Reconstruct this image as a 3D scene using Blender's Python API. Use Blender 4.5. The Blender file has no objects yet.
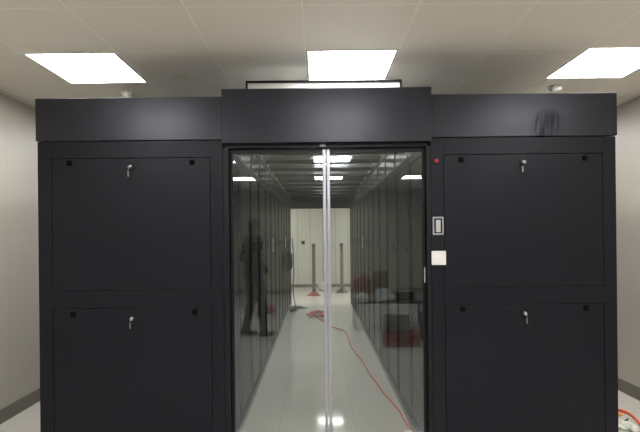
import bpy, bmesh, math, random
from mathutils import Vector, Matrix, noise
random.seed(7)
C = bpy.context.scene.collection
PI = math.pi
# ------------------------------------------------------------------ materials
def node_mat(name):
    m = bpy.data.materials.new(name); m.use_nodes = True
    nt = m.node_tree
    return m, nt, nt.nodes['Principled BSDF']
def lk(nt, a, b): nt.links.new(a, b)
def mth(nt, op, a=None, b=None, c=None):
    n = nt.nodes.new('ShaderNodeMath'); n.operation = op
    for i, v in enumerate((a, b, c)):
        if v is None: continue
        if isinstance(v, (int, float)): n.inputs[i].default_value = v
        else: lk(nt, v, n.inputs[i])
    return n.outputs[0]
def simple(name, col, rough=.5, metal=0, spec=.5, nscale=0, namt=.15, bump=0):
    m, nt, p = node_mat(name)
    p.inputs['Base Color'].default_value = (*col, 1)
    p.inputs['Roughness'].default_value = rough
    p.inputs['Metallic'].default_value = metal
    p.inputs['Specular IOR Level'].default_value = spec
    if nscale:
        tc = nt.nodes.new('ShaderNodeTexCoord')
        nz = nt.nodes.new('ShaderNodeTexNoise'); nz.inputs['Scale'].default_value = nscale
        nz.inputs['Detail'].default_value = 4
        lk(nt, tc.outputs['Object'], nz.inputs['Vector'])
        mr = nt.nodes.new('ShaderNodeMapRange')
        mr.inputs['To Min'].default_value = 1-namt; mr.inputs['To Max'].default_value = 1+namt
        lk(nt, nz.outputs['Fac'], mr.inputs['Value'])
        mx = nt.nodes.new('ShaderNodeVectorMath'); mx.operation = 'SCALE'
        mx.inputs[0].default_value = col
        lk(nt, mr.outputs[0], mx.inputs['Scale']); lk(nt, mx.outputs[0], p.inputs['Base Color'])
        if bump:
            b = nt.nodes.new('ShaderNodeBump'); b.inputs['Strength'].default_value = bump
            b.inputs['Distance'].default_value = .002
            lk(nt, nz.outputs['Fac'], b.inputs['Height']); lk(nt, b.outputs[0], p.inputs['Normal'])
    return m
def line_mask(nt, coord, pitch, off, half):
    """1 on a joint line of half width 'half' around off + k*pitch"""
    a = mth(nt, 'SUBTRACT', coord, off - pitch/2)
    a = mth(nt, 'FLOORED_MODULO', a, pitch)
    a = mth(nt, 'SUBTRACT', a, pitch/2)
    a = mth(nt, 'ABSOLUTE', a)
    return mth(nt, 'LESS_THAN', a, half)
def tiled(name, col, joint, axes, rough, spec=.5, namt=.05, nscale=1.3, bumpd=.002, rough_var=0):
    m, nt, p = node_mat(name)
    tc = nt.nodes.new('ShaderNodeTexCoord'); sp = nt.nodes.new('ShaderNodeSeparateXYZ')
    lk(nt, tc.outputs['Object'], sp.inputs[0])
    mask = None
    for ax, pitch, off, half in axes:
        l = line_mask(nt, sp.outputs[ax], pitch, off, half)
        mask = l if mask is None else mth(nt, 'MAXIMUM', mask, l)
    nz = nt.nodes.new('ShaderNodeTexNoise'); nz.inputs['Scale'].default_value = nscale
    nz.inputs['Detail'].default_value = 5
    lk(nt, tc.outputs['Object'], nz.inputs['Vector'])
    mr = nt.nodes.new('ShaderNodeMapRange'); mr.inputs['To Min'].default_value = 1-namt; mr.inputs['To Max'].default_value = 1+namt
    lk(nt, nz.outputs['Fac'], mr.inputs['Value'])
    sc = nt.nodes.new('ShaderNodeVectorMath'); sc.operation = 'SCALE'; sc.inputs[0].default_value = col
    lk(nt, mr.outputs[0], sc.inputs['Scale'])
    mx = nt.nodes.new('ShaderNodeMix'); mx.data_type = 'RGBA'
    lk(nt, mask, mx.inputs[0]); lk(nt, sc.outputs[0], mx.inputs[6]); mx.inputs[7].default_value = (*joint, 1)
    lk(nt, mx.outputs[2], p.inputs['Base Color'])
    p.inputs['Roughness'].default_value = rough; p.inputs['Specular IOR Level'].default_value = spec
    if rough_var:
        r2 = nt.nodes.new('ShaderNodeMapRange'); r2.inputs['To Min'].default_value = rough-rough_var; r2.inputs['To Max'].default_value = rough+rough_var
        lk(nt, nz.outputs['Fac'], r2.inputs['Value']); lk(nt, r2.outputs[0], p.inputs['Roughness'])
    b = nt.nodes.new('ShaderNodeBump'); b.invert = True; b.inputs['Strength'].default_value = .6; b.inputs['Distance'].default_value = bumpd
    lk(nt, mask, b.inputs['Height']); lk(nt, b.outputs[0], p.inputs['Normal'])
    return m
def glass(name, tint, ior, rough=0.0):
    m = bpy.data.materials.new(name); m.use_nodes = True; nt = m.node_tree
    for n in list(nt.nodes): nt.nodes.remove(n)
    out = nt.nodes.new('ShaderNodeOutputMaterial'); mix = nt.nodes.new('ShaderNodeMixShader')
    tr = nt.nodes.new('ShaderNodeBsdfTransparent'); tr.inputs[0].default_value = (*tint, 1)
    gl = nt.nodes.new('ShaderNodeBsdfGlossy'); gl.inputs['Color'].default_value = (.84, .93, 1.0, 1); gl.inputs['Roughness'].default_value = rough
    geo = nt.nodes.new('ShaderNodeNewGeometry'); fr = nt.nodes.new('ShaderNodeFresnel')
    i = mth(nt, 'MULTIPLY_ADD', geo.outputs['Backfacing'], 1/ior-ior, ior)
    lk(nt, i, fr.inputs['IOR']); lk(nt, fr.outputs[0], mix.inputs[0])
    lk(nt, tr.outputs[0], mix.inputs[1]); lk(nt, gl.outputs[0], mix.inputs[2]); lk(nt, mix.outputs[0], out.inputs[0])
    return m
def emis(name, col, s):
    m, nt, p = node_mat(name)
    p.inputs['Base Color'].default_value = (.8, .8, .8, 1)
    p.inputs['Emission Color'].default_value = (*col, 1); p.inputs['Emission Strength'].default_value = s
    return m
def powder(name, col, rough, smudge=False, spec=.5):
    """powder coated steel; optional hand wipe marks with a shape of their own"""
    m, nt, p = node_mat(name)
    tc = nt.nodes.new('ShaderNodeTexCoord')
    nz = nt.nodes.new('ShaderNodeTexNoise'); nz.inputs['Scale'].default_value = 3; nz.inputs['Detail'].default_value = 3
    lk(nt, tc.outputs['Object'], nz.inputs['Vector'])
    mr = nt.nodes.new('ShaderNodeMapRange'); mr.inputs['To Min'].default_value = rough-.05; mr.inputs['To Max'].default_value = rough+.06
    lk(nt, nz.outputs['Fac'], mr.inputs['Value'])
    p.inputs['Base Color'].default_value = (*col, 1); p.inputs['Specular IOR Level'].default_value = spec
    p.inputs['Specular Tint'].default_value = (.86, .88, 1, 1)
    fine = nt.nodes.new('ShaderNodeTexNoise'); fine.inputs['Scale'].default_value = 900
    lk(nt, tc.outputs['Object'], fine.inputs['Vector'])
    b = nt.nodes.new('ShaderNodeBump'); b.inputs['Strength'].default_value = .12; b.inputs['Distance'].default_value = .0005
    lk(nt, fine.outputs['Fac'], b.inputs['Height']); lk(nt, b.outputs[0], p.inputs['Normal'])
    if smudge:
        sp = nt.nodes.new('ShaderNodeSeparateXYZ'); lk(nt, tc.outputs['Object'], sp.inputs[0])
        dx = mth(nt, 'DIVIDE', mth(nt, 'SUBTRACT', sp.outputs[0], 1.43), .10)
        dz = mth(nt, 'DIVIDE', mth(nt, 'SUBTRACT', sp.outputs[2], 2.17), .10)
        r = mth(nt, 'SQRT', mth(nt, 'ADD', mth(nt, 'MULTIPLY', dx, dx), mth(nt, 'MULTIPLY', dz, dz)))
        area = nt.nodes.new('ShaderNodeMapRange'); lk(nt, r, area.inputs['Value'])
        area.inputs['From Min'].default_value = .6; area.inputs['From Max'].default_value = 1.1
        area.inputs['To Min'].default_value = 1; area.inputs['To Max'].default_value = 0
        mp = nt.nodes.new('ShaderNodeMapping'); mp.inputs['Scale'].default_value = (58, 1, 7)
        lk(nt, tc.outputs['Object'], mp.inputs[0])
        st = nt.nodes.new('ShaderNodeTexNoise'); st.inputs['Scale'].default_value = 1; st.inputs['Detail'].default_value = 2
        lk(nt, mp.outputs[0], st.inputs['Vector'])
        s2 = nt.nodes.new('ShaderNodeMapRange'); lk(nt, st.outputs['Fac'], s2.inputs['Value'])
        s2.inputs['From Min'].default_value = .40; s2.inputs['From Max'].default_value = .72
        k = mth(nt, 'MULTIPLY', area.outputs[0], s2.outputs[0])
        mx = nt.nodes.new('ShaderNodeMix'); mx.data_type = 'RGBA'; lk(nt, mth(nt, 'MULTIPLY', k, .5), mx.inputs[0])
        mx.inputs[6].default_value = (*col, 1); mx.inputs[7].default_value = (.004, .004, .005, 1)
        lk(nt, mx.outputs[2], p.inputs['Base Color'])
        lk(nt, mth(nt, 'MULTIPLY_ADD', k, .3, mr.outputs[0]), p.inputs['Roughness'])
        lk(nt, mth(nt, 'MULTIPLY_ADD', k, -.3, .5), p.inputs['Specular IOR Level'])
    else:
        lk(nt, mr.outputs[0], p.inputs['Roughness'])
    return m
def mesh_door():
    """perforated steel door: tiny hexagonal-ish holes drawn procedurally"""
    m, nt, p = node_mat('perforated_steel')
    tc = nt.nodes.new('ShaderNodeTexCoord')
    vo = nt.nodes.new('ShaderNodeTexVoronoi'); vo.inputs['Scale'].default_value = 130; vo.inputs['Randomness'].default_value = 0
    lk(nt, tc.outputs['Object'], vo.inputs['Vector'])
    h = mth(nt, 'LESS_THAN', vo.outputs['Distance'], .38)
    mx = nt.nodes.new('ShaderNodeMix'); mx.data_type = 'RGBA'; lk(nt, h, mx.inputs[0])
    mx.inputs[6].default_value = (.010, .011, .012, 1); mx.inputs[7].default_value = (.006, .006, .006, 1)
    lk(nt, mx.outputs[2], p.inputs['Base Color']); p.inputs['Roughness'].default_value = .38; p.inputs['Specular IOR Level'].default_value = .10
    return m
M = dict(
    black=powder('black_powder_coat', (.0065, .0065, .010), .36, False, .27),
    fascia=powder('black_fascia', (.0095, .0095, .0155), .30),
    fascia_r=powder('black_fascia_wiped', (.0095, .0095, .0155), .30, True),
    gap=simple('dark_gap', (.003, .003, .004), .8, 0, .05),
    rackbody=simple('rack_steel', (.006, .007, .008), .45, 0, .12),
    rackdoor=mesh_door(),
    plinth=simple('rack_plinth', (.10, .10, .10), .35, .3),
    chrome=simple('chrome', (.75, .75, .77), .22, 1),
    alu=simple('brushed_aluminium', (.46, .47, .54), .35, .85, nscale=60, namt=.06),
    darkalu=simple('dark_rail', (.005, .005, .008), .4, 0, .3),
    glassdoor=glass('door_glass', (.88, .88, .87), 1.74),
    roofglass=glass('roof_glass', (.93, .95, .95), 1.5),
    film=simple('grey_transom_steel', (.22, .235, .245), .16, .75, nscale=4, namt=.6, bump=1.0),
    beam=simple('beam_grey', (.20, .21, .22), .10, .85, nscale=8, namt=.2),
    lamp=emis('diffuser_light', (1.0, .98, .95), 30.0),
    white=simple('white_plastic', (.75, .75, .73), .4),
    offwhite=simple('cream_plastic', (.72, .68, .56), .45),
    lampframe=simple('white_lamp_frame', (.75, .74, .70), .4),
    readerg=simple('grey_plastic', (.30, .31, .33), .4),
    screen=simple('reader_window', (.50, .52, .52), .2),
    black_p=simple('black_plastic', (.004, .004, .005), .5, 0, .3),
    bright=simple('bright_metal', (.75, .75, .74), .4, .3),
    keym=simple('nickel_key', (.32, .32, .34), .35, .9),
    postm=simple('satin_steel', (.36, .32, .29), .25, .6),
    redled=simple('red_button', (.38, .03, .035), .3),
    redcable=simple('red_cable', (.62, .045, .03), .45),
    blackcable=simple('black_cable', (.012, .012, .012), .5),
    orange=simple('orange_cable', (.75, .10, .03), .4),
    redbase=simple('dark_red_paint', (.22, .045, .04), .35),
    skin=simple('skin', (.46, .27, .19), .55),
    hair=simple('hair', (.012, .010, .009), .6, nscale=80, namt=.4, bump=.5),
    jacket=simple('dark_jacket_cloth', (.012, .013, .020), .9, nscale=40, namt=.2, bump=.4),
    trousers=simple('dark_trouser_cloth', (.010, .011, .018), .9, nscale=40, namt=.2, bump=.4),
    shoe=simple('black_shoe', (.01, .01, .01), .45),
    sole=simple('shoe_sole', (.03, .03, .03), .7),
    eye=simple('eye_white', (.6, .6, .6), .2), lip=simple('lip', (.35, .12, .1), .5),
    red=simple('red_plastic', (.22, .012, .018), .4),
    redcloth=simple('red_cloth', (.15, .012, .015), .85, nscale=30, namt=.2, bump=.5),
    pink=simple('pink_plastic_film', (.28, .03, .12), .5, nscale=12, namt=.2),
    carton=simple('brown_cardboard', (.14, .085, .05), .8, nscale=14, namt=.12),
    bag=simple('white_plastic_film', (.50, .51, .52), .35, nscale=9, namt=.12),
    greenbag=simple('patterned_paper', (.60, .62, .55), .6, nscale=26, namt=.5),
    orangep=simple('orange_plastic', (.80, .30, .06), .5),
    darktop=simple('dark_table_top', (.02, .02, .02), .4),
    steelleg=simple('steel_leg', (.10, .10, .10), .4, .5),
    blackcloth=simple('black_bag_cloth', (.014, .014, .015), .8, nscale=30, namt=.2, bump=.4),
)
CEIL_Z, WL, WR, YB, YF = 2.707, -2.60, 2.86, -6.4, 13.8
M['ceiling'] = tiled('ceiling_panels', (.80, .745, .675), (.90, .86, .80), [(0, .613, -.0715, .0045), (1, .6, .06, .0045)], .48, nscale=2, namt=.03, bumpd=.003)
M['floor'] = tiled('polished_raised_floor', (.56, .55, .50), (.36, .35, .31), [(0, .6, .28, .0010), (1, .6, .32, .0014)], .07, .5, .06, 1.6, .0012, .03)
M['wall'] = tiled('beige_wall_panels', (.44, .42, .365), (.38, .36, .31), [(1, 1.18, .4, .003)], .42, nscale=3, namt=.03)
M['wallx'] = tiled('pale_wall_panels', (.50, .52, .46), (.22, .23, .2), [(0, .37, -.23, .006)], .42, nscale=3, namt=.03)
M['base'] = simple('brown_grey_baseboard', (.16, .145, .125), .5, nscale=6, namt=.08)

# ------------------------------------------------------------------ mesh helpers
def obj(name, bm, mat, parent=None, smooth=False, loc=None):
    me = bpy.data.meshes.new(name)
    bmesh.ops.recalc_face_normals(bm, faces=bm.faces[:])
    bm.to_mesh(me); bm.free()
    me.materials.append(M[mat] if isinstance(mat, str) else mat)
    if smooth:
        for p in me.polygons: p.use_smooth = True
    o = bpy.data.objects.new(name, me); C.objects.link(o)
    if parent: o.parent = parent
    if loc: o.location = loc
    return o
def box(bm, x0, x1, y0, y1, z0, z1, bev=0, mtx=None, seg=2):
    r = bmesh.ops.create_cube(bm, size=1)
    vs = r['verts']
    for v in vs:
        v.co = Vector(((v.co.x+.5)*(x1-x0)+x0, (v.co.y+.5)*(y1-y0)+y0, (v.co.z+.5)*(z1-z0)+z0))
        if mtx: v.co = mtx @ v.co
    if bev:
        es = list({e for v in vs for e in v.link_edges})
        bmesh.ops.bevel(bm, geom=es, offset=bev, segments=seg, affect='EDGES', profile=.5)
    return bm
def B(*a, **k): return box(bmesh.new(), *a, **k)
def cyl(bm, p0, p1, r0, r1=None, n=20):
    r1 = r0 if r1 is None else r1
    p0, p1 = Vector(p0), Vector(p1); d = p1-p0
    q = d.to_track_quat('Z', 'Y').to_matrix().to_4x4()
    bmesh.ops.create_cone(bm, cap_ends=True, segments=n, radius1=r0, radius2=r1, depth=d.length, matrix=Matrix.Translation((p0+p1)/2) @ q)
    return bm
def sph(bm, c, r, sc=(1, 1, 1), rot=None, n=16):
    m = Matrix.Translation(c) @ (rot.to_4x4() if rot else Matrix()) @ Matrix.Diagonal((*sc, 1))
    bmesh.ops.create_uvsphere(bm, u_segments=n, v_segments=n//2+2, radius=r, matrix=m)
    return bm
def tube(bm, pts, r, n=8, sub=8):
    P = [Vector(p) for p in pts]; Q = []
    for i in range(len(P)-1):
        a = P[max(i-1, 0)]; b = P[i]; c = P[i+1]; d = P[min(i+2, len(P)-1)]
        for k in range(sub):
            t = k/sub
            Q.append(.5*((2*b)+(c-a)*t+(2*a-5*b+4*c-d)*t*t+(3*b-a-3*c+d)*t**3))
    Q.append(P[-1]); rings = []
    up = Vector((0, 0, 1))
    for i, q in enumerate(Q):
        t = (Q[min(i+1, len(Q)-1)]-Q[max(i-1, 0)]).normalized()
        if abs(t.dot(up)) > .95: s = t.cross(Vector((1, 0, 0))).normalized()
        else: s = t.cross(up).normalized()
        u = s.cross(t)
        rings.append([bm.verts.new(q + r*(math.cos(2*PI*k/n)*s + math.sin(2*PI*k/n)*u)) for k in range(n)])
    for a, b in zip(rings, rings[1:]):
        for k in range(n): bm.faces.new((a[k], a[(k+1) % n], b[(k+1) % n], b[k]))
    bm.faces.new(rings[0][::-1]); bm.faces.new(rings[-1])
    return bm
def tag(o, label=None, cat=None, group=None, kind=None):
    if label: o['label'] = label
    if cat: o['category'] = cat
    if group: o['group'] = group
    if kind: o['kind'] = kind
    return o
def thing(name, label, cat, loc=(0, 0, 0), rz=0, group=None):
    o = bpy.data.objects.new(name, None); C.objects.link(o); o.empty_display_size = .1
    o.location = loc; o.rotation_euler = (0, 0, rz)
    return tag(o, label, cat, group)
def struct(name, bm, mat): return tag(obj(name, bm, mat), kind='structure')
def copy_tree(o, parent=None):
    c = o.copy(); C.objects.link(c)
    if parent: c.parent = parent
    for ch in [x for x in bpy.data.objects if x.parent == o]: copy_tree(ch, c)
    return c

# ------------------------------------------------------------------ room
struct('floor', B(WL-.1, WR+.1, YB-.1, YF+.1, -.1, 0), 'floor')
struct('ceiling', B(WL-.1, WR+.1, YB-.1, YF+.1, CEIL_Z, CEIL_Z+.1), 'ceiling')
struct('wall_left', B(WL-.1, WL, YB-.1, YF+.1, 0, CEIL_Z), 'wall')
struct('wall_right', B(WR, WR+.1, YB-.1, YF+.1, 0, CEIL_Z), 'wall')
struct('wall_far', B(WL, WR, YF, YF+.1, 0, CEIL_Z), 'wallx')
struct('wall_near', B(WL, WR, YB-.1, YB, 0, CEIL_Z), 'wall')
struct('baseboard_left', B(WL, WL+.012, YB, YF, 0, .115, bev=.002), 'base')
struct('baseboard_right', B(WR-.012, WR, YB, YF, 0, .115, bev=.002), 'base')
struct('baseboard_far', B(WL+.012, WR-.012, YF-.012, YF, 0, .09, bev=.002), 'base')
struct('baseboard_near', B(WL+.012, WR-.012, YB, YB+.012, 0, .115, bev=.002), 'base')

# ------------------------------------------------------------------ ceiling lights
def ceiling_light(first=None):
    t = thing('ceiling_light', '', 'ceiling light')
    fr = bmesh.new()
    for s in (-1, 1):
        box(fr, s*.292-.006, s*.292+.006, -.298, .298, -.006, -.0005)
        box(fr, -.293, .293, s*.292-.006, s*.292+.006, -.006, -.0005)
    obj('frame', fr, 'lampframe', t)
    obj('diffuser', B(-.286, .286, -.288, .288, -.004, -.0005), 'lamp', t)
    return t
cols = [(-1.605, 'left'), (.235, 'centre'), (2.07, 'right')]
rows = [(-3.84, 'lit square ceiling panel reflected lower in the %s of the glass doors', 1),
        (-1.44, 'lit square ceiling panel reflected high in the %s of the glass doors', 1),
        (.96, 'lit square ceiling panel overhead, its sheen on the %s black fascia', 1),
        (3.345, None, 0),
        (5.76, 'lit square ceiling panel over the front half of the aisle, %s column', 1),
        (8.16, 'lit square ceiling panel over the back half of the aisle, %s column', 1),
        (10.80, 'lit square ceiling panel above the far end of the aisle, %s column', 1),
        (12.96, 'lit square ceiling panel next to the far pale wall, %s column', 1)]
lab = {'left': 'bright white square ceiling panel above the left end cabinet',
       'centre': 'bright white square ceiling panel above the glass doors',
       'right': 'bright white square ceiling panel above the right end cabinet'}
L0 = ceiling_light(); first = True
for y, tmpl, f in rows:
    for x, cn in cols:
        if y > 12 and cn == 'centre': continue
        o = L0 if first else copy_tree(L0); first = False
        o.location = (x, y, CEIL_Z)
        tag(o, lab[cn] if tmpl is None else tmpl % cn, 'ceiling light', 'square light panels in the ceiling')

# ------------------------------------------------------------------ ceiling devices
def detector(x, y, label, mat='offwhite', r=.055):
    t = thing('smoke_detector', label, 'smoke detector', (x, y, CEIL_Z))
    bm = bmesh.new(); cyl(bm, (0, 0, -.012), (0, 0, -.0005), r, n=28); obj('base', bm, mat, t, False)
    bm = bmesh.new(); cyl(bm, (0, 0, -.035), (0, 0, -.012), r*.62, r*.9, 28); cyl(bm, (0, 0, -.042), (0, 0, -.035), r*.3, r*.5, 20)
    obj('sensor_head', bm, mat, t)
detector(-1.57, 3.90, 'cream smoke detector on the ceiling above the left cabinet')
detector(1.97, 3.86, 'white smoke detector on the ceiling above the right cabinet', 'white')
bm = bmesh.new(); cyl(bm, (0, 0, -.006), (0, 0, -.0005), .055, n=28); cyl(bm, (0, 0, -.009), (0, 0, -.006), .035, .04, 24)
o = obj('sprinkler_cover', bm, 'offwhite', loc=(-1.02, 3.56, CEIL_Z)); tag(o, 'small flat round sprinkler cover flush in the ceiling, beside left light', 'sprinkler')

# ------------------------------------------------------------------ end panels
D = 2.92
def lock(parent, x, z, key=1):
    l = bmesh.new(); cyl(l, (x, D-.004, z), (x, D+.004, z), .023, n=24)
    lo = obj('lock', l, 'black_p', parent)
    k = bmesh.new(); cyl(k, (x, D-.014, z), (x, D-.003, z), .0115, n=20); obj('lock_barrel', k, 'chrome', lo)
    k = bmesh.new(); sph(k, (x, D-.030, z-.003), .0095, (1, .4, 1.1), n=12)
    box(k, x-.0025, x+.0025, D-.030, D-.012, z-.004, z+.004)
    tube(k, [(x, D-.030, z-.010), (x-.008*key, D-.027, z-.018), (x-.009*key, D-.022, z-.028)], .0012, 6, 4)
    box(k, x-.010*key-.004, x-.010*key+.004, D-.022, D-.019, z-.062, z-.028, bev=.001)
    obj('key', k, 'keym', lo)
def latch(parent, x, z):
    k = B(x-.016, x+.016, D-.003, D+.004, z-.016, z+.016, bev=.002)
    cyl(k, (x, D-.006, z), (x, D-.002, z), .008, n=16)
    obj('latch', k, 'gap', parent)
def end_panel(x0, x1, px0, px1, side, fx0, fx1, fas, label):
    t = thing('end_cabinet', label, 'cabinet', (0, 0, 0))
    e = .003
    zt, zm1, zm0, zb = 1.995, 1.176, 1.062, .11
    fr = bmesh.new()
    box(fr, x0, px0-e, D, D+.10, 0.02, 2.10, bev=.002)
    box(fr, px1+e, x1, D, D+.10, 0.02, 2.10, bev=.002)
    box(fr, px0-e, px1+e, D+.0005, D+.10, zt+e, 2.10, bev=.001)
    box(fr, px0-e, px1+e, D+.0005, D+.10, zm0+e, zm1-e, bev=.001)
    box(fr, px0-e, px1+e, D+.0005, D+.10, 0.02, zb-e, bev=.001)
    obj('frame', fr, 'black', t)
    obj('backing', B(px0-e, px1+e, D+.04, D+.05, .03, 2.09), 'gap', t)
    up = obj('upper_panel', B(px0, px1, D+.001, D+.03, zm1, zt, bev=.0015), 'black', t)
    lo = obj('lower_panel', B(px0, px1, D+.001, D+.03, zb, zm0, bev=.0015), 'black', t)
    fa = obj('fascia', B(fx0, fx1, D-.006, D+.10, 2.106, 2.37, bev=.002), fas, t)
    obj('plinth', B(x0, x1, D+.01, D+.09, 0, .02), 'gap', t)
    return t, up, lo
tl, up, lo = end_panel(-1.738, -.588, -1.650, -.668, -1, -1.745, -.588, 'fascia', 'tall black end cabinet left of the glass doors with key locks')
lock(up, -1.157, 1.941); latch(up, -1.542, 1.968); latch(up, -.778, 1.965)
lock(lo, -1.155, 1.002); latch(lo, -1.527, 1.028); latch(lo, -.770, 1.035)
tr_, up, lo = end_panel(.705, 1.855, .787, 1.772, 1, .706, 1.862, 'fascia_r', 'tall black end cabinet right of the glass doors with card reader post')
lock(up, 1.278, 1.945); latch(up, .893, 1.963); latch(up, 1.663, 1.967)
lock(lo, 1.275, 1.008, -1); latch(lo, .896, 1.035); latch(lo, 1.66, 1.035)
bm = bmesh.new(); cyl(bm, (.738, D-.006, 1.958), (.738, D+.002, 1.958), .019, n=24)
t = thing('alarm_button', 'small round red button high on the post beside the doors', 'button')
obj('bezel', bm, 'black_p', t)
bm = bmesh.new(); cyl(bm, (.738, D-.016, 1.958), (.738, D-.006, 1.958), .0135, n=24); sph(bm, (.738, D-.016, 1.958), .0135, (1, .4, 1)); obj('button_cap', bm, 'redled', t, True)
t = thing('card_reader', 'grey framed upright card reader on the post beside the doors', 'card reader')
obj('back_plate', B(.711, .779, D-.010, D-.0005, 1.498, 1.612, bev=.003), 'readerg', t)
bm = bmesh.new(); 
for a in ((.713, .719, 1.502, 1.608), (.771, .777, 1.502, 1.608)): box(bm, a[0], a[1], D-.014, D-.009, a[2], a[3])
for a in ((.719, .771, 1.502, 1.508), (.719, .771, 1.602, 1.608)): box(bm, a[0], a[1], D-.014, D-.009, a[2], a[3])
obj('rim', bm, 'alu', t)
obj('reading_window', B(.730, .760, D-.013, D-.009, 1.516, 1.592, bev=.003), 'screen', t)
obj('dark_surround', B(.720, .770, D-.011, D-.0095, 1.509, 1.601), 'black_p', t)
t = thing('wall_switch', 'square white switch plate below the card reader', 'switch')
obj('plate', B(.703, .792, D-.012, D-.0005, 1.312, 1.400, bev=.004), 'white', t)
obj('rocker', B(.716, .779, D-.016, D-.011, 1.325, 1.387, bev=.003), 'white', t)

# ------------------------------------------------------------------ header + doors
t = thing('door_header', 'black header box above the glass sliding doors', 'door header')
HX0, HX1 = -.583, .702
obj('housing', B(HX0, HX1, D-.045, D+.12, 2.074, 2.406, bev=.003), 'fascia', t)
obj('guide_rail', B(HX0+.02, HX1-.02, D+.0, D+.10, 2.052, 2.074), 'darkalu', t)
for x in (.028,):
    bm = B(x-.012, x+.024, D-.006, D+.01, 2.053, 2.074, bev=.003); obj('centre_stop', bm, 'readerg', t)
t = thing('door_frame', 'narrow black frame around the glass doors', 'door frame')
obj('jamb', B(HX0-.004, -.552, D+.0, D+.12, .0, 2.052, bev=.002), 'darkalu', t)
obj('jamb', B(.677, .704, D+.0, D+.12, .0, 2.052, bev=.002), 'darkalu', t)
obj('threshold', B(-.552, .677, D+.01, D+.08, .0, .008, bev=.002), 'alu', t)
def leaf(x0, x1, meet, y, label):
    t = thing('sliding_glass_door', label, 'glass door')
    s0, s1 = x0+.010, x1-.010
    obj('glass_pane', B(s0, s1, y-.005, y+.005, .03, 2.04), 'glassdoor', t)
    # meeting stile (aluminium) and the outer stile (black)
    if meet > 0:
        obj('meeting_stile', B(x1-.021, x1, y-.014, y+.014, .012, 2.048, bev=.004), 'alu', t)
        obj('outer_stile', B(x0, x0+.020, y-.014, y+.014, .012, 2.048, bev=.003), 'darkalu', t)
        bx, bx1 = x0+.02, x1-.021
    else:
        obj('meeting_stile', B(x0, x0+.021, y-.014, y+.014, .012, 2.048, bev=.004), 'alu', t)
        obj('outer_stile', B(x1-.020, x1, y-.014, y+.014, .012, 2.048, bev=.003), 'darkalu', t)
        bx, bx1 = x0+.021, x1-.02
    obj('bottom_rail', B(bx, bx1, y-.012, y+.012, .012, .05), 'darkalu', t)
    obj('top_rail', B(bx, bx1, y-.012, y+.012, 2.025, 2.048), 'darkalu', t)
    return t
gy = D+.05
leaf(-.552, .0545, 1, gy, 'left sliding glass door with a standing figure reflected in it')
r = leaf(.0585, .677, -1, gy, 'right sliding glass door with a laptop reflected in it')
bm = B(.662, .674, gy-.024, gy-.013, 1.20, 1.30, bev=.003); cyl(bm, (.668, gy-.03, 1.27), (.668, gy-.02, 1.27), .006, n=12)
obj('door_latch', bm, 'chrome', r)

# ------------------------------------------------------------------ open roof hatch above header
t = thing('roof_hatch', 'raised dark framed hatch with bright inner face above door header', 'roof hatch')
bm = bmesh.new()
box(bm, -.490, .590, 3.245, 3.27, 2.562, 2.578, bev=.004)
box(bm, -.490, -.476, 3.245, 3.27, 2.34, 2.562, bev=.003); box(bm, .576, .590, 3.245, 3.27, 2.34, 2.562, bev=.003)
box(bm, -.490, .590, 3.245, 3.27, 2.34, 2.36, bev=.003)
obj('frame', bm, 'darkalu', t)
obj('inner_face', B(-.476, .576, 3.254, 3.262, 2.36, 2.562), 'white', t)

# ------------------------------------------------------------------ racks
NR, RP, RY = 12, .6, 3.035
AL, AR = -.596, .702
def ordinal(i): return ['first', 'second', 'third', 'fourth', 'fifth', 'sixth', 'seventh', 'eighth', 'ninth', 'tenth', 'eleventh', 'twelfth'][i]
def handle_bm(s, z0, z1):
    h = B(min(s*-.016, s*-.009), max(s*-.016, s*-.009), .052, .070, z0, z1, bev=.003)
    for z in (z0+.012, z1-.012): box(h, min(s*-.012, 0), max(s*-.012, 0), .056, .066, z-.006, z+.006)
    return h
def make_rack(side):
    # local: x = 0 at the aisle face, running outwards; y 0..RP
    t = thing('server_rack', '', 'server rack')
    s = side
    def bx(a, b, *r, **k): return B(min(s*a, s*b), max(s*a, s*b), *r, **k)
    obj('body', bx(.04, 1.12, .003, RP-.003, .06, 2.10, bev=.003), 'rackbody', t)
    pl = obj('plinth', bx(.008, 1.10, .003, RP-.003, 0, .06), 'plinth', t)
    fr = bmesh.new()
    def add(a, b, *r, **k): box(fr, min(s*a, s*b), max(s*a, s*b), *r, **k)
    add(.0, .036, .006, .05, .07, 2.09, bev=.002); add(.0, .036, RP-.05, RP-.006, .07, 2.09, bev=.002)
    add(.0, .036, .05, RP-.05, .07, .12); add(.0, .036, .05, RP-.05, 2.04, 2.09)
    d = obj('door', fr, 'rackbody', t)
    obj('perforated_panel', bx(.010, .030, .05, RP-.05, .12, 2.04), 'rackdoor', d)
    h = handle_bm(s, 1.37, 1.44)
    obj('handle', h, 'rackbody', d)
    return t
for side, x, nm in ((-1, AL, 'left'), (1, AR, 'right')):
    base = make_rack(side)
    for i in range(NR):
        o = base if i == 0 else copy_tree(base)
        o.location = (x, RY+i*RP, 0)
        tag(o, 'black mesh-door server rack on the %s of the aisle, %s from the glass doors' % (nm, ordinal(i) if i < NR-1 else 'farthest'), 'server rack', 'server racks on the %s of the aisle' % nm)
        if (side < 0 and i in (5, 9)) or (side > 0 and i == 7):
            for c in [q for q in bpy.data.objects if q.parent == o and q.name.startswith('door')]:
                for h in [q for q in bpy.data.objects if q.parent == c and q.name.startswith('handle')]:
                    me = bpy.data.meshes.new('handle'); hb = handle_bm(side, 1.30, 1.47); hb.to_mesh(me); hb.free(); me.materials.append(M['bright']); h.data = me; h['label'] = 'bright metal handle'
YE = RY+NR*RP
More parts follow.
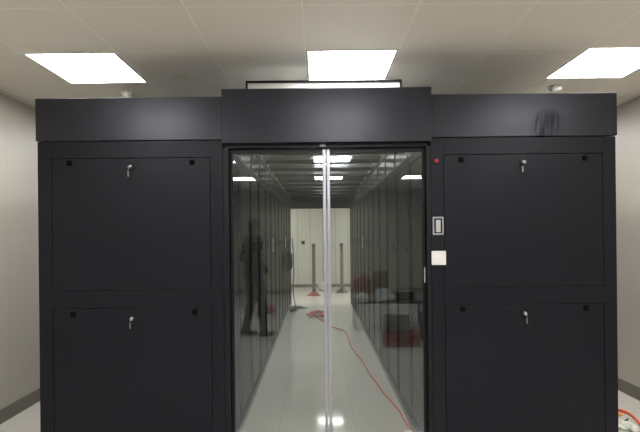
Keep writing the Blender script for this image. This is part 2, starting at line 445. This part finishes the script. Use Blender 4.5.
# transoms over racks, one run each side
for x, s, nm in ((AL, -1, 'left'), (AR, 1, 'right')):
    t = thing('aisle_transom', 'long shiny grey plate on top of the %s rack row' % nm, 'transom plate')
    bm = B(min(x, x+s*.016), max(x, x+s*.016), 3.04, YE, 2.102, 2.30)
    obj('plate', bm, 'film', t)
    bm = bmesh.new()
    for i in range(NR): box(bm, min(x-s*.006, x), max(x-s*.006, x), RY+i*RP-.0+.01, RY+i*RP+.035, 2.104, 2.298)
    obj('joint_strip', bm, 'darkalu', t)
    bm = B(min(x-s*.012, x+s*.03), max(x-s*.012, x+s*.03), 3.04, YE, 2.30, 2.335); obj('top_rail', bm, 'darkalu', t)
# cross beams with panes between them
nb = 12
for i in range(nb):
    y = 3.42+i*.6
    t = thing('roof_beam', 'grey steel beam across the aisle roof, %s from the glass doors' % ordinal(i), 'roof beam', (0, 0, 0), 0, 'beams across the aisle roof')
    bm = B(AL+.03 if 0 else AL, AR, y-.03, y+.03, 2.337, 2.382, bev=.003)
    obj('beam_body', bm, 'beam', t)
    bm = bmesh.new()
    for s in (-1, 1): box(bm, AL+.02, AR-.02, y+s*.03-(.012 if s < 0 else 0), y+s*.03+(.012 if s > 0 else 0), 2.306, 2.340)
    obj('flange', bm, 'darkalu', t)
    if i < nb-1:
        g = B(AL+.02, AR-.02, y+.06, y+.54, 2.362, 2.368); tag(obj('roof_pane', g, 'roofglass', ), 'clear roof pane over the aisle behind the %s beam' % ordinal(i), 'roof pane', 'roof panes over the aisle')
# far end frame
t = thing('far_end_frame', 'dark portal frame closing the far end of the aisle', 'portal frame')
obj('lintel', B(AL-.02, AR+.02, YE+.01, YE+.09, 2.10, 2.42, bev=.003), 'black', t)
obj('post', B(AL-.05, AL+.0, YE+.01, YE+.09, 0, 2.10, bev=.003), 'black', t)
obj('post', B(AR, AR+.05, YE+.01, YE+.09, 0, 2.10, bev=.003), 'black', t)

# ------------------------------------------------------------------ far end things
def post(x, y, label, base):
    t = thing('stanchion', label, 'stanchion', (x, y, 0), 0, 'chrome stanchions at the far end')
    bm = bmesh.new(); cyl(bm, (0, 0, 0), (0, 0, .012), .17, n=40); cyl(bm, (0, 0, .012), (0, 0, .10), .165, .06, 40); obj('base', bm, base, t)
    bm = bmesh.new(); cyl(bm, (0, 0, .04), (0, 0, 1.20), .045, n=28); obj('pole', bm, 'postm', t, False)
    bm = bmesh.new(); cyl(bm, (0, 0, 1.19), (0, 0, 1.215), .044, n=28); cyl(bm, (0, 0, 1.215), (0, 0, 1.29), .052, n=28); sph(bm, (0, 0, 1.29), .052, (1, 1, .4), n=20)
    obj('cap', bm, 'steelleg', t)
post(-.115, 11.9, 'chrome stanchion on red base left of the door stiles', 'redbase')
post(.62, 12.5, 'chrome stanchion right of the door stiles by the far wall', 'plinth')
t = thing('light_switch', 'small dark switch on the far pale wall', 'switch', (-.44, YF, 1.31))
obj('plate', B(-.055, .055, -.012, 0, -.055, .055, bev=.004), 'steelleg', t); obj('rocker', B(-.03, .03, -.02, -.011, -.035, .035, bev=.003), 'black_p', t)

def crumple(name, c, sc, mat, label, cat, seed, sub=4, amp=.35):
    bm = bmesh.new(); bmesh.ops.create_icosphere(bm, subdivisions=sub, radius=1)
    for v in bm.verts:
        p = v.co.copy()
        n = noise.noise(p*1.6+Vector((seed, 0, 0)))*amp + abs(noise.noise(p*4+Vector((0, seed, 0))))*amp*.7
        p *= 1+n
        v.co = Vector((p.x*sc[0], p.y*sc[1], max(p.z*sc[2], -sc[2]*.75)+sc[2]*.75))
    o = obj(name, bm, mat, loc=c); return tag(o, label, cat)
crumple('plastic_bag', (.10, 12.95, 0), (.12, .1, .13), 'bag', 'crumpled white plastic bag on the floor at the far wall', 'bag', 3)

# red cable: coil + run
pts = []
for k in range(46):
    a = k*.62; rr = .13+.05*math.sin(k*1.7)
    pts.append((-.02+rr*1.0*math.cos(a)+.05*math.sin(k*.9), 8.9+1.9*rr*math.sin(a), .006+.0012*k % .03+.006))
def fl(px, py):   # centre line of the run, on the floor
    dx, dy = px-318, 236-py
    X, Yv = dx+.0105*dy, dy-.0105*dx
    Y = -1.5*470/Yv
    return (X*Y/470, Y)
run = [(324, 322), (331, 327), (338, 329), (345, 332), (348, 338), (350, 345), (356, 354), (363, 363), (370, 375), (377, 384), (384, 394), (391, 402), (398, 410), (404, 420), (409, 428), (413, 434)]
for p in run:
    x, y = fl(*p); pts.append((x, y, .008))
bm = tube(bmesh.new(), pts, .0065, 8, 6)
tag(obj('power_cable', bm, 'redcable', None, True), 'long thin red cable coiled then snaking down the aisle floor', 'cable')
x, y = fl(410, 428)
t = thing('cable_plug', 'small white connector at the near end of the red cable', 'connector', (x-.035, y-.12, 0), .2)
obj('housing', B(-.028, .028, -.022, .022, 0, .026, bev=.004), 'white', t)
obj('clip', B(-.012, .012, .02, .034, .006, .016, bev=.002), 'white', t)
# black cable hanging at far left rack corner, with a heap on the floor
bm = tube(bmesh.new(), [(-.57, 10.36, 1.45), (-.545, 10.3, 1.1), (-.535, 10.22, .7), (-.55, 10.15, .35), (-.5, 10.0, .05), (-.42, 9.8, .012), (-.3, 9.72, .012), (-.34, 9.9, .012), (-.5, 9.95, .012), (-.52, 9.7, .015), (-.38, 9.65, .012), (-.25, 9.8, .012)], .012, 8, 8)
tag(obj('black_cable', bm, 'blackcable', None, True), 'black cable hanging from the farthest left rack to the floor', 'cable')
crumple('cloth_heap', (-.50, 9.35, 0), (.07, .13, .06), 'blackcloth', 'small black heap on the floor at the foot of the left racks', 'heap', 9)
# dark bag hanging on a rack handle
t = thing('shoulder_bag', 'dark bag hanging on the left racks near the aisle end', 'bag', (-.515, 8.50, 1.02))
bm = B(-.055, .045, -.15, .15, -.12, .18, bev=.035, seg=4)
for v in bm.verts: v.co += Vector((0, 0, .02*noise.noise(v.co*9)))
obj('bag_body', bm, 'blackcloth', t, True)
obj('strap', tube(bmesh.new(), [(-.01, -.1, .16), (-.03, -.02, .33), (-.035, .0, .37), (-.03, .03, .33), (-.01, .1, .16)], .008), 'blackcloth', t, True)

# ------------------------------------------------------------------ right floor corner: orange cable and litter
bm = tube(bmesh.new(), [(2.1, 3.6, .012), (2.25, 3.80, .012), (2.40, 3.93, .012), (2.50, 3.955, .012), (2.545, 3.88, .012), (2.52, 3.74, .012), (2.47, 3.58, .012), (2.46, 3.3, .012)], .011, 10, 8)
tag(obj('orange_cable', bm, 'orange', None, True), 'orange cable looping on the floor beside the right cabinet', 'cable')
crumple('paper_litter', (2.36, 3.62, 0), (.055, .075, .022), 'greenbag', 'crumpled patterned paper inside the orange cable loop', 'litter', 5, amp=.5)
bm = B(-.02, .02, -.02, .02, 0, .02, bev=.006); tag(obj('bottle_cap', bm, 'orangep', loc=(2.455, 3.86, 0)), 'small orange plastic cap on the floor inside the cable loop', 'cap')
t = thing('screwdriver', 'small dark screwdriver lying inside the orange cable loop', 'screwdriver', (2.455, 3.755, .0075), .7)
obj('grip', cyl(bmesh.new(), (-.035, 0, 0), (.005, 0, 0), .0075, .006, 14), 'black_p', t); obj('shaft', cyl(bmesh.new(), (.005, 0, 0), (.04, 0, 0), .003, n=10), 'steelleg', t)

# ------------------------------------------------------------------ things behind the viewer, seen mirrored in the doors
t = thing('low_table', 'low dark table with clutter, mirrored in right glass door', 'table', (1.12, -1.75, 0))
obj('table_top', B(-.58, .62, -.30, .30, .42, .45, bev=.004), 'darktop', t)
for sx in (-.53, .57):
    for sy in (-.26, .26): obj('leg', B(sx-.018, sx+.018, sy-.018, sy+.018, 0, .42, bev=.002), 'steelleg', t)
crumple('plastic_bag', (1.04, -1.62, .45), (.15, .10, .10), 'bag', 'crumpled white plastic bag on the low mirrored table', 'bag', 12, amp=.5)
crumple('plastic_bag', (.70, -1.58, .45), (.10, .08, .07), 'bag', 'smaller white bag at the left end of the low mirrored table', 'bag', 21, amp=.5)
def carton(loc, sx, sy, sz, rz, label, mat='carton'):
    t = thing('cardboard_box', label, 'box', loc, rz)
    obj('body', B(-sx/2, sx/2, -sy/2, sy/2, 0, sz, bev=.004), mat, t)
    bm = bmesh.new()
    box(bm, -sx/2, sx/2, -sy/2, -.002, sz+.0005, sz+.004); box(bm, -sx/2, sx/2, .002, sy/2, sz+.0005, sz+.004); obj('flap', bm, mat, t)
    obj('tape', B(-sx/2, sx/2, -.025, .025, sz+.0042, sz+.005), 'offwhite', t)
carton((1.03, -1.93, .45), .26, .18, .46, .15, 'brown cardboard box on the low mirrored table, behind white bag')
carton((1.42, -1.85, .45), .30, .24, .12, -.1, 'flat dark box at the right end of the low mirrored table', 'blackcloth')
crumple('red_bag', (.74, -1.85, .45), (.13, .08, .22), 'redcloth', 'soft red bag standing on the low mirrored table', 'bag', 31)
t = thing('tool_case', 'flat red tool case on the floor, mirrored in right glass door', 'case', (1.12, -.5, 0))
obj('shell', B(-.24, .24, -.15, .15, 0, .085, bev=.015, seg=3), 'red', t); obj('lid', B(-.24, .24, -.15, .15, .087, .17, bev=.015, seg=3), 'red', t)
bm = tube(bmesh.new(), [(-.06, .15, .085), (-.055, .185, .085), (.055, .185, .085), (.06, .15, .085)], .009); obj('handle', bm, 'black_p', t, True)
t = thing('laptop', 'open dark laptop standing on the red tool case, mirrored', 'laptop', (1.10, -.52, .1705), .35)
obj('keyboard_base', B(-.17, .17, -.115, .115, 0, .018, bev=.004), 'black_p', t)
mt = Matrix.Translation((0, .115, .018)) @ Matrix.Rotation(math.radians(-14), 4, 'X')
lid = obj('screen_lid', B(-.17, .17, -.004, .006, 0, .26, bev=.003, mtx=mt), 'steelleg', t)
obj('display', B(-.155, .155, -.0055, -.0042, .012, .248, mtx=mt), 'black_p', lid)
bm = bmesh.new()
for r_ in range(5):
    for c_ in range(12): box(bm, -.155+c_*.026, -.155+c_*.026+.021, -.015+r_*.021, -.015+r_*.021+.017, .018, .0205)
obj('keys', bm, 'steelleg', t)
crumple('paper_sheet', (.80, -.35, 0), (.07, .09, .012), 'bag', 'crumpled white paper on the floor left of the red case', 'paper', 41)
t = thing('backpack', 'black backpack on the floor right of the red case, mirrored', 'backpack', (1.60, -.75, 0), .2)
bm = B(-.16, .16, -.1, .1, 0, .42, bev=.06, seg=5); obj('pack_body', bm, 'blackcloth', t, True)
bm = B(-.11, .11, .09, .14, .05, .25, bev=.022, seg=4); obj('front_pocket', bm, 'blackcloth', t, True)
for s in (-1, 1): obj('strap', tube(bmesh.new(), [(s*.08, -.09, .38), (s*.09, -.15, .28), (s*.09, -.14, .12), (s*.1, -.09, .05)], .014), 'blackcloth', t, True)
crumple('pink_bag', (-.95, -3.3, 0), (.11, .1, .09), 'pink', 'pink plastic bag on the floor behind the reflected figure', 'bag', 51)

# ------------------------------------------------------------------ the standing person (mirrored in the left glass door)
def capsule(bm, a, b, ra, rb, sx=1.0, n=18):
    """tapered limb with round ends"""
    a, b = Vector(a), Vector(b); cyl(bm, a, b, ra, rb, n)
    sph(bm, a, ra*.995, n=n); sph(bm, b, rb*.995, n=n)
def remesh(o, v, sm=4):
    m = o.modifiers.new('Remesh', 'REMESH'); m.mode = 'VOXEL'; m.voxel_size = v; m.use_smooth_shade = True
    s = o.modifiers.new('Smooth', 'SMOOTH'); s.factor = .5; s.iterations = sm
# local frame: +x forward, +y left of the figure
J = dict(hipL=(0, .09, .93), hipR=(0, -.09, .93), kneeL=(.10, .085, .50), kneeR=(.02, -.09, .51), ankL=(.13, .085, .09), ankR=(-.09, -.09, .11),
         shL=(.0, .18, 1.44), shR=(.0, -.18, 1.44), elL=(-.07, .25, 1.17), elR=(-.04, -.25, 1.17), wrL=(.09, .24, 1.00), wrR=(.13, -.20, 1.02))
per = thing('person', 'person in dark jacket and trousers standing, mirrored in left glass door', 'person', (-.98, -1.12, 0), math.radians(-36))
def torso(bm, g):
    for z, sx, sy in ((.93, .115, .165), (1.02, .105, .155), (1.12, .105, .150), (1.22, .115, .165), (1.32, .12, .18), (1.41, .105, .175)):
        sph(bm, (0, 0, z), 1, (sx+g, sy+g, .10+g), n=22)
def limbs(bm, g, arms=True, legs=True):
    for s in 'LR':
        if arms:
            capsule(bm, J['sh'+s], J['el'+s], .056+g, .043+g); capsule(bm, J['el'+s], J['wr'+s], .042+g, .029+g)
        if legs:
            capsule(bm, J['hip'+s], J['knee'+s], .088+g, .057+g); capsule(bm, J['knee'+s], J['ank'+s], .056+g, .037+g)
            k, a = Vector(J['knee'+s]), Vector(J['ank'+s]); sph(bm, k.lerp(a, .3)+Vector((-.018, 0, 0)), .056+g, (1, 1, 1.7))
body = bmesh.new(); torso(body, 0); limbs(body, 0)
capsule(body, (0, 0, 1.44), (.02, 0, 1.56), .058, .052)
HC = Vector((.035, 0, 1.645))
sph(body, HC, 1, (.098, .076, .112), n=26); sph(body, HC+Vector((.030, 0, -.055)), 1, (.062, .055, .058), n=20)
cyl(body, HC+Vector((.085, 0, .02)), HC+Vector((.112, 0, -.018)), .008, .015, 10); sph(body, HC+Vector((.108, 0, -.02)), .015)
for s in (-1, 1):
    sph(body, HC+Vector((-.005, s*.077, -.01)), 1, (.02, .009, .032)); sph(body, HC+Vector((.082, s*.03, .022)), .014, (.6, 1.3, .6))
for s, n in ((1, 'L'), (-1, 'R')):
    w = Vector(J['wr'+n]); d = (w-Vector(J['el'+n])).normalized(); up = Vector((0, s, 0)); side = d.cross(up).normalized()
    if side.z < 0: side = -side
    pc = w+d*.05
    capsule(body, w, w+d*.085, .024, .026); capsule(body, w+d*.04+side*.022, w+d*.085+side*.028, .018, .014); capsule(body, w+d*.04-side*.022, w+d*.085-side*.028, .018, .014)
    inw = Vector((0, -s, 0))
    for k, L in enumerate((.070, .080, .074, .058)):
        p = w+d*.085+side*(.033-.022*k); a = p+d*L*.45+inw*.006; b = a+d*L*.33+inw*.018; c = b+d*L*.15+inw*.020
        capsule(body, p, a, .0095, .009, n=10); capsule(body, a, b, .009, .008, n=10); capsule(body, b, c, .008, .007, n=10)
    p = w+d*.025+side*.025; a = p+d*.03+side*.025+inw*.012; b = a+d*.035+side*.004+inw*.012
    capsule(body, p, a, .013, .011, n=10); capsule(body, a, b, .011, .009, n=10)
for n in 'LR':
    a = Vector(J['ank'+n]); capsule(body, a, a+Vector((.09, 0, -.04)), .030, .02)
bo = obj('body', body, 'skin', per); remesh(bo, .007, 3)
jk = bmesh.new(); torso(jk, .016); limbs(jk, .014, True, False); capsule(jk, (0, 0, 1.44), (.01, 0, 1.50), .075, .068)
sph(jk, (0, 0, .90), 1, (.135, .185, .10), n=22)
jo = obj('jacket', jk, 'jacket', per); remesh(jo, .012, 4)
tz = bmesh.new(); sph(tz, (0, 0, .93), 1, (.128, .178, .11), n=22); limbs(tz, .014, False, True)
to = obj('trousers', tz, 'trousers', per); remesh(to, .012, 4)
for n, tilt in (('L', 0), ('R', math.radians(10))):
    a = Vector(J['ank'+n]); m = Matrix.Translation((a.x, a.y, a.z)) @ Matrix.Rotation(tilt, 4, 'Y') @ Matrix.Translation((0, 0, -.09))
    sh = bmesh.new()
    for c, r in (((-.03, 0, .055), (.055, .042, .045)), ((.05, 0, .05), (.08, .043, .04)), ((.13, 0, .042), (.07, .048, .032)), ((0, 0, .10), (.056, .050, .075))):
        bmesh.ops.create_uvsphere(sh, u_segments=18, v_segments=12, radius=1, matrix=m @ Matrix.Translation(c) @ Matrix.Diagonal((*r, 1)))
    so = obj('shoe', sh, 'shoe', per); remesh(so, .008, 3)
    sl = bmesh.new(); bmesh.ops.create_cone(sl, cap_ends=True, segments=28, radius1=1, radius2=1, depth=.016, matrix=m @ Matrix.Translation((.055, 0, .009)) @ Matrix.Diagonal((.14, .046, 1, 1)))
    obj('sole', sl, 'sole', so)
hr = bmesh.new(); sph(hr, HC+Vector((-.018, 0, .028)), 1, (.103, .088, .105), n=26); sph(hr, HC+Vector((-.045, 0, -.02)), 1, (.068, .080, .075), n=20)
sph(hr, HC+Vector((.05, 0, .088)), 1, (.05, .065, .03), n=18)
ho = obj('hair', hr, 'hair', per); remesh(ho, .008, 2)
for s in (-1, 1):
    e = bmesh.new(); sph(e, HC+Vector((.088, s*.030, .008)), .011, (.7, 1.3, .7), n=12); obj('eye', e, 'eye', per, True)
e = bmesh.new(); sph(e, HC+Vector((.092, 0, -.062)), .02, (.35, 1.1, .35), n=12); obj('mouth', e, 'lip', per, True)

# ------------------------------------------------------------------ world, camera
w = bpy.data.worlds.new('World'); bpy.context.scene.world = w; w.use_nodes = True
w.node_tree.nodes['Background'].inputs[0].default_value = (.5, .5, .5, 1); w.node_tree.nodes['Background'].inputs[1].default_value = 0.0
cam = bpy.data.cameras.new('Camera'); co = bpy.data.objects.new('Camera', cam); C.objects.link(co)
cam.sensor_width = 36; cam.lens = 470/640*36; cam.shift_y = 20/640; cam.shift_x = 2/640; cam.clip_start = .05
co.location = (0, 0, 1.5)
co.matrix_world = Matrix.Translation((0, 0, 1.5)) @ Matrix.Rotation(PI/2, 4, 'X') @ Matrix.Rotation(math.radians(-.6), 4, 'Z')
sc = bpy.context.scene; sc.camera = co
sc.view_settings.view_transform = 'Standard'; sc.view_settings.look = 'None'
sc.view_settings.gamma = 1; sc.view_settings.use_curve_mapping = False
sc.view_settings.exposure = 0.0
